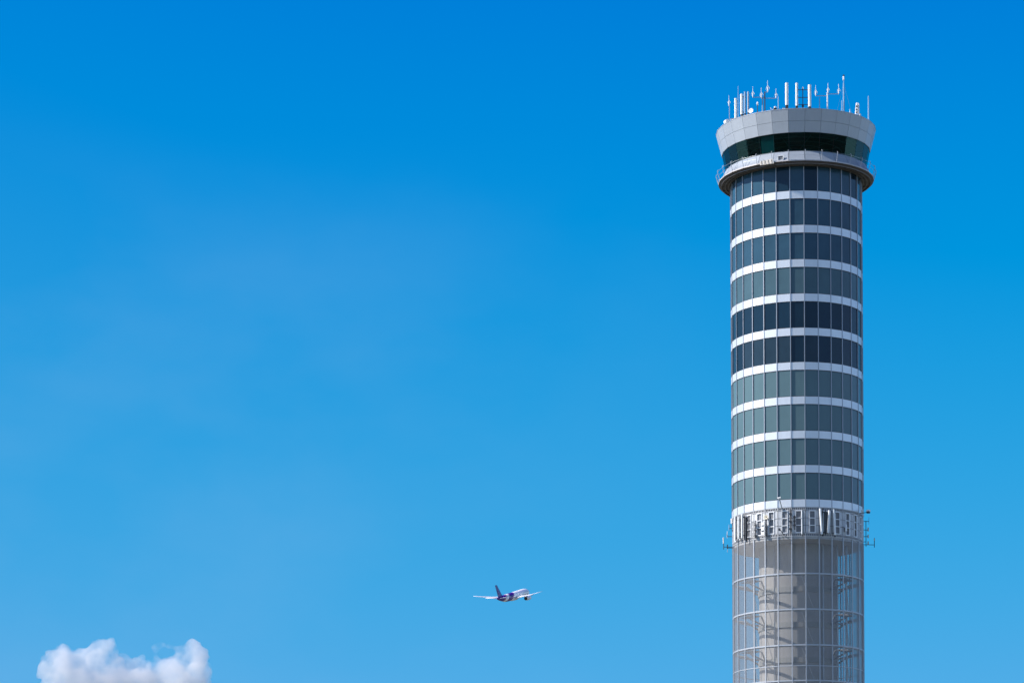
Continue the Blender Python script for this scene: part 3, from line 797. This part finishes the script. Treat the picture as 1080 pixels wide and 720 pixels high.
def aerofoil(bm, secs):
    """secs: (x_lead, x_trail, y, z, thick)"""
    rings = []
    for xl, xt, y, z, th in secs:
        c = xl - xt
        pr = [(0,0),(.03,.35),(.15,.85),(.35,1),(.65,.6),(1,.05),(1,-.05),(.65,-.3),(.35,-.5),(.15,-.45),(.03,-.2)]
        rings.append([bm.verts.new((xl - a*c, y, z + b_*th)) for a, b_ in pr])
    n = len(rings[0])
    for a, b_ in zip(rings, rings[1:]):
        for i in range(n): bm.faces.new((a[i], a[(i+1)%n], b_[(i+1)%n], b_[i]))
    bm.faces.new(rings[0]); bm.faces.new(rings[-1][::-1])
for s in (-1, 1):
    bm = nb()
    aerofoil(bm, [(9.5,-4.5,s*2.2,-1.6,.75),(5.2,-4.4,s*9.0,-.9,.55),(-1.2,-6.6,s*19,.6,.32),(-6.6,-9.6,s*27.5,2.3,.16),(-9.2,-10.3,s*30.6,3.1,.06)])
    w = obj('wing', bm, M['wing'], plane, smooth=True)
    for y in (7, 13.5, 19):
        bm = nb(); zz = -1.5 + (y-3)*.115; rod(bm, (-2 - y*.12, s*y, zz - .1), (-6.2 - y*.1, s*y, zz - .25), .42, .1, n=8); obj('flap_fairing', bm, M['wing'], w)
    bm = nb(); tube_x(bm, [(3.0,1.15,-3.1,1),(3.6,1.55,-3.1,1),(7,1.85,-3.1,1),(10,1.8,-3.1,1),(11.2,1.6,-3.1,1)], 24)
    bmesh.ops.translate(bm, verts=bm.verts, vec=(0, s*9.6, 0)); e = obj('engine', bm, M['cowl'], plane, smooth=True)
    bm = nb(); tube_x(bm, [(.8,.45,-3.1,1),(2.2,.85,-3.1,1),(2.98,1.05,-3.1,1)], 20); bmesh.ops.translate(bm, verts=bm.verts, vec=(0, s*9.6, 0)); obj('exhaust_nozzle', bm, M['hot'], e, smooth=True)
    bm = nb(); tube_x(bm, [(2.90,1.40,-3.1,1),(2.96,1.42,-3.1,1)], 20); bmesh.ops.translate(bm, verts=bm.verts, vec=(0, s*9.6, 0)); obj('fan_duct', bm, M['hot'], e)
    bm = nb(); hexa(bm, [(8,s*9.6-.2,-1.4),(8,s*9.6+.2,-1.4),(1,s*9.6+.2,-1.6),(1,s*9.6-.2,-1.6),(5.5,s*9.6-.2,-.6),(5.5,s*9.6+.2,-.6),(-1,s*9.6+.2,-.9),(-1,s*9.6-.2,-.9)]); obj('pylon', bm, M['wing'], e)
    bm = nb(); aerofoil(bm, [(-22.8,-29.2,s*.9,1.5,.4),(-28.2,-31.2,s*10.6,2.6,.12)]); obj('tailplane', bm, M['wing'], plane, smooth=True)
bm = nb()
rings = []
for z, xl, xt, th in ((2.0,-19.5,-29.2,.55),(4.2,-22.3,-30.0,.42),(12.4,-29.4,-33.2,.15)):
    c = xl - xt
    rings.append([bm.verts.new((xl - a*c, b_*th, z)) for a, b_ in ((0,0),(.15,.8),(.4,1),(1,.08),(1,-.08),(.4,-1),(.15,-.8))])
for a, b_ in zip(rings, rings[1:]):
    for i in range(7): bm.faces.new((a[i], a[(i+1)%7], b_[(i+1)%7], b_[i]))
bm.faces.new(rings[0]); bm.faces.new(rings[-1][::-1])
fin = obj('tail_fin', bm, M['purple'], plane)
bm = nb()
for s in (-1, 1):
    hexa(bm, [(-25.5,s*.40,4.6),(-28.6,s*.30,4.8),(-30.6,s*.22,9.0),(-29.0,s*.30,8.6)] + [(-25.5,s*.47,4.6),(-28.6,s*.37,4.8),(-30.6,s*.29,9.0),(-29.0,s*.37,8.6)])
obj('fin_stripe', bm, mat('tail_magenta', (.10, .05, .26), .35), fin)

# ------------------------------------------------------------------ cloud
DCL = 6000.0; PXC = DCL / F
blobs = [(53,700,11,0),(48,706,9,0),(62,694,11,6),(68,687,10,-4),(57,691,11,1),(80,692,10,0),(64,708,17,0),(82,700,12,5),(94,689,10,-3),(103,681.5,10,3),(112,681,10,-2),(100,700,17,0),(121,700,10,4),
         (134,698,9,-4),(146,699,9,2),(157,703,9,0),(169,704,10,3),(184,704,12,-3),(195,689,10,2),(201,685,10,-2),(209,693,12,3),(212,706,13,0),
         (165,680.5,5.2,0),(171,680,5.2,2),(178,680.5,5.4,0),(185,681.5,5.8,-2),(191,682,6,0),(164,694,4.6,0),(160,699,4,0),
         (64,722,20,0),(90,722,26,4),(120,722,26,-4),(150,725,26,2),(185,724,26,0),(203,724,18,2)]
bm = nb()
c0 = at(130, 715, DCL)
rs = random.Random(3)
for (x, y, r, dz) in blobs:
    p = at(x, y, DCL) - c0; p.y += dz * PXC + (rs.random() - .5) * r * .6 * PXC
    bmesh.ops.create_icosphere(bm, subdivisions=3, radius=r * PXC, matrix=Matrix.Translation(p) @ Matrix.Diagonal((1, 1.15, 1, 1)))
me = bpy.data.meshes.new('cloud_raw'); bm.to_mesh(me); bm.free()
raw = bpy.data.objects.new('cloud_raw', me); COL.objects.link(raw)
rm = raw.modifiers.new('r', 'REMESH'); rm.mode = 'VOXEL'; rm.voxel_size = 4.2
dg = bpy.context.evaluated_depsgraph_get()
cme = bpy.data.meshes.new_from_object(raw.evaluated_get(dg)); cme.name = 'cloud'
bpy.data.objects.remove(raw)
bot = -62.0
nrm = [v.normal.copy() for v in cme.vertices]
for v, n in zip(cme.vertices, nrm):
    p = v.co
    h = noise.fractal(p * .022, 1.0, 2.1, 3) * 11 + noise.fractal(p * .075 + Vector((9, 3, 1)), .9, 2.2, 4) * 7.0
    h += (abs(noise.noise(p * .045)) - .3) * 9
    v.co = p + n * h
    if v.co.z < bot: v.co.z = bot + (v.co.z - bot) * .15
# a second pass closes folds left by the displacement
raw = bpy.data.objects.new('cloud_raw', cme); COL.objects.link(raw)
rm = raw.modifiers.new('r', 'REMESH'); rm.mode = 'VOXEL'; rm.voxel_size = 3.2
dg = bpy.context.evaluated_depsgraph_get()
cme = bpy.data.meshes.new_from_object(raw.evaluated_get(dg)); cme.name = 'cloud'
bpy.data.objects.remove(raw)
cm = bpy.data.materials.new('cloud_vapour'); cm.use_nodes = True
N, L = cm.node_tree.nodes, cm.node_tree.links; N.clear()
o_ = N.new('ShaderNodeOutputMaterial'); pv = N.new('ShaderNodeVolumePrincipled')
pv.inputs['Color'].default_value = (.885, .895, .915, 1); pv.inputs['Anisotropy'].default_value = 0.25
tc = N.new('ShaderNodeTexCoord'); nz = N.new('ShaderNodeTexNoise'); nz.inputs['Scale'].default_value = .022; nz.inputs['Detail'].default_value = 5; nz.inputs['Roughness'].default_value = .6
L.new(tc.outputs['Object'], nz.inputs['Vector'])
mr = N.new('ShaderNodeMapRange'); mr.inputs['From Min'].default_value = .38; mr.inputs['From Max'].default_value = .62; mr.inputs['To Min'].default_value = .004; mr.inputs['To Max'].default_value = .038
L.new(nz.outputs['Fac'], mr.inputs['Value']); L.new(mr.outputs[0], pv.inputs['Density'])
L.new(pv.outputs[0], o_.inputs['Volume'])
cme.materials.clear(); cme.materials.append(cm)
cl = bpy.data.objects.new('cloud', cme); COL.objects.link(cl); cl.location = c0
cl['label'] = 'single white cumulus cloud low at the bottom left of the sky'; cl['category'] = 'cloud'

# ------------------------------------------------------------------ light
EL = 38.0
AZ = radians(-97.0)
sunv = Vector((sin(AZ) * cos(radians(EL)), cos(AZ) * cos(radians(EL)), sin(radians(EL))))
sl = bpy.data.lights.new('sun', 'SUN'); sl.energy = 4.9; sl.angle = radians(.5); sl.color = (1, .955, .89)
so = bpy.data.objects.new('sun', sl); COL.objects.link(so); so.rotation_mode = 'QUATERNION'
so.rotation_quaternion = sunv.to_track_quat('Z', 'Y'); so.location = (-300, 0, 300)

w = bpy.data.worlds.new('World'); sc.world = w; w.use_nodes = True
nt = w.node_tree; N, L = nt.nodes, nt.links; N.clear()
out = N.new('ShaderNodeOutputWorld'); bg = N.new('ShaderNodeBackground'); sk = N.new('ShaderNodeTexSky')
sk.sky_type = 'NISHITA'; sk.sun_disc = False; sk.sun_elevation = radians(EL); sk.sun_rotation = AZ
sk.air_density = .6; sk.dust_density = 0.0; sk.ozone_density = 4.0
tc = N.new('ShaderNodeTexCoord'); sp = N.new('ShaderNodeSeparateXYZ'); L.new(tc.outputs['Generated'], sp.inputs[0])
# the northern sky, at right angles to the sun, is deeper and more even than the model's (polarised blue)
L.new(tc.outputs['Generated'], sk.inputs['Vector'])
def math_(op, a_, b_, c_=None):
    n = N.new('ShaderNodeMath'); n.operation = op
    for i, q in enumerate((a_, b_, c_)):
        if q is None: continue
        if isinstance(q, (int, float)): n.inputs[i].default_value = q
        else: L.new(q, n.inputs[i])
    return n.outputs[0]
cs = N.new('ShaderNodeSeparateColor'); L.new(sk.outputs[0], cs.inputs[0])
xl = math_('MULTIPLY_ADD', sp.outputs['X'], -0.16, -0.360)
rr_ = math_('MAXIMUM', math_('MULTIPLY_ADD', cs.outputs[0], 0.385, xl), 0.0)
gg_ = math_('MULTIPLY_ADD', math_('POWER', cs.outputs[1], -1.71), -2.43, 2.252)
bb_ = math_('MULTIPLY', math_('POWER', cs.outputs[2], 0.22), 2.56)
cc = N.new('ShaderNodeCombineColor'); L.new(rr_, cc.inputs[0]); L.new(gg_, cc.inputs[1]); L.new(bb_, cc.inputs[2])
ms = N.new('ShaderNodeMapRange'); ms.inputs['From Min'].default_value = .3; ms.inputs['From Max'].default_value = .9
L.new(sp.outputs['Y'], ms.inputs['Value'])
hs = N.new('ShaderNodeMix'); hs.data_type = 'RGBA'; L.new(ms.outputs[0], hs.inputs[0]); L.new(sk.outputs[0], hs.inputs[6]); L.new(cc.outputs[0], hs.inputs[7])
# thin high veil, mostly to the left
mpw = N.new('ShaderNodeMapping'); mpw.inputs['Scale'].default_value = (1, 1, 1.7); mpw.inputs['Location'].default_value = (.31, 0, .12); L.new(tc.outputs['Generated'], mpw.inputs['Vector'])
nz = N.new('ShaderNodeTexNoise'); nz.inputs['Scale'].default_value = 8.0; nz.inputs['Detail'].default_value = 5; nz.inputs['Roughness'].default_value = .5; L.new(mpw.outputs[0], nz.inputs['Vector'])
mv = N.new('ShaderNodeMapRange'); mv.inputs['From Min'].default_value = .44; mv.inputs['From Max'].default_value = .75; mv.inputs['To Min'].default_value = 0; mv.inputs['To Max'].default_value = .15
L.new(nz.outputs['Fac'], mv.inputs['Value'])
wx = N.new('ShaderNodeMapRange'); wx.inputs['From Min'].default_value = -.08; wx.inputs['From Max'].default_value = .08; wx.inputs['To Min'].default_value = 1; wx.inputs['To Max'].default_value = .03
L.new(sp.outputs['X'], wx.inputs['Value'])
mx = N.new('ShaderNodeMix'); mx.data_type = 'RGBA'; wz = N.new('ShaderNodeMapRange'); wz.interpolation_type = 'SMOOTHSTEP'; wz.inputs['From Min'].default_value = .295; wz.inputs['From Max'].default_value = .225; L.new(sp.outputs['Z'], wz.inputs['Value'])
L.new(math_('MULTIPLY', math_('MULTIPLY', mv.outputs[0], wx.outputs[0]), wz.outputs[0]), mx.inputs[0]); L.new(hs.outputs[2], mx.inputs[6]); mx.inputs[7].default_value = (1.6, 2.6, 4.0, 1)
L.new(mx.outputs[2], bg.inputs[0]); bg.inputs[1].default_value = .15
L.new(bg.outputs[0], out.inputs[0])

# ------------------------------------------------------------------ camera
cam = bpy.data.cameras.new('camera'); co = bpy.data.objects.new('camera', cam); COL.objects.link(co)
cam.sensor_width = 36; cam.lens = F / 1080 * 36; cam.shift_y = (HY - 360) / 1080
cam.clip_start = 1; cam.clip_end = 60000
co.location = (0, 0, CAMZ)
co.rotation_mode = 'QUATERNION'
co.rotation_quaternion = (Matrix.Rotation(radians(.3), 3, 'Y') @ Matrix.Rotation(pi/2, 3, 'X')).to_quaternion()
sc.camera = co

sc.render.engine = 'CYCLES'
c = sc.cycles; c.max_bounces = 12; c.diffuse_bounces = 3; c.glossy_bounces = 4; c.transmission_bounces = 4; c.volume_bounces = 10
c.transparent_max_bounces = 24; c.use_denoising = True; c.volume_step_rate = 1.0; c.volume_max_steps = 128; c.use_adaptive_sampling = True; c.adaptive_threshold = 0.01
c.pixel_filter_type = 'BLACKMAN_HARRIS'; c.filter_width = 1.5
vs = sc.view_settings; vs.view_transform = 'Standard'; vs.look = 'None'; vs.gamma = 1; vs.use_curve_mapping = False; vs.exposure = .5
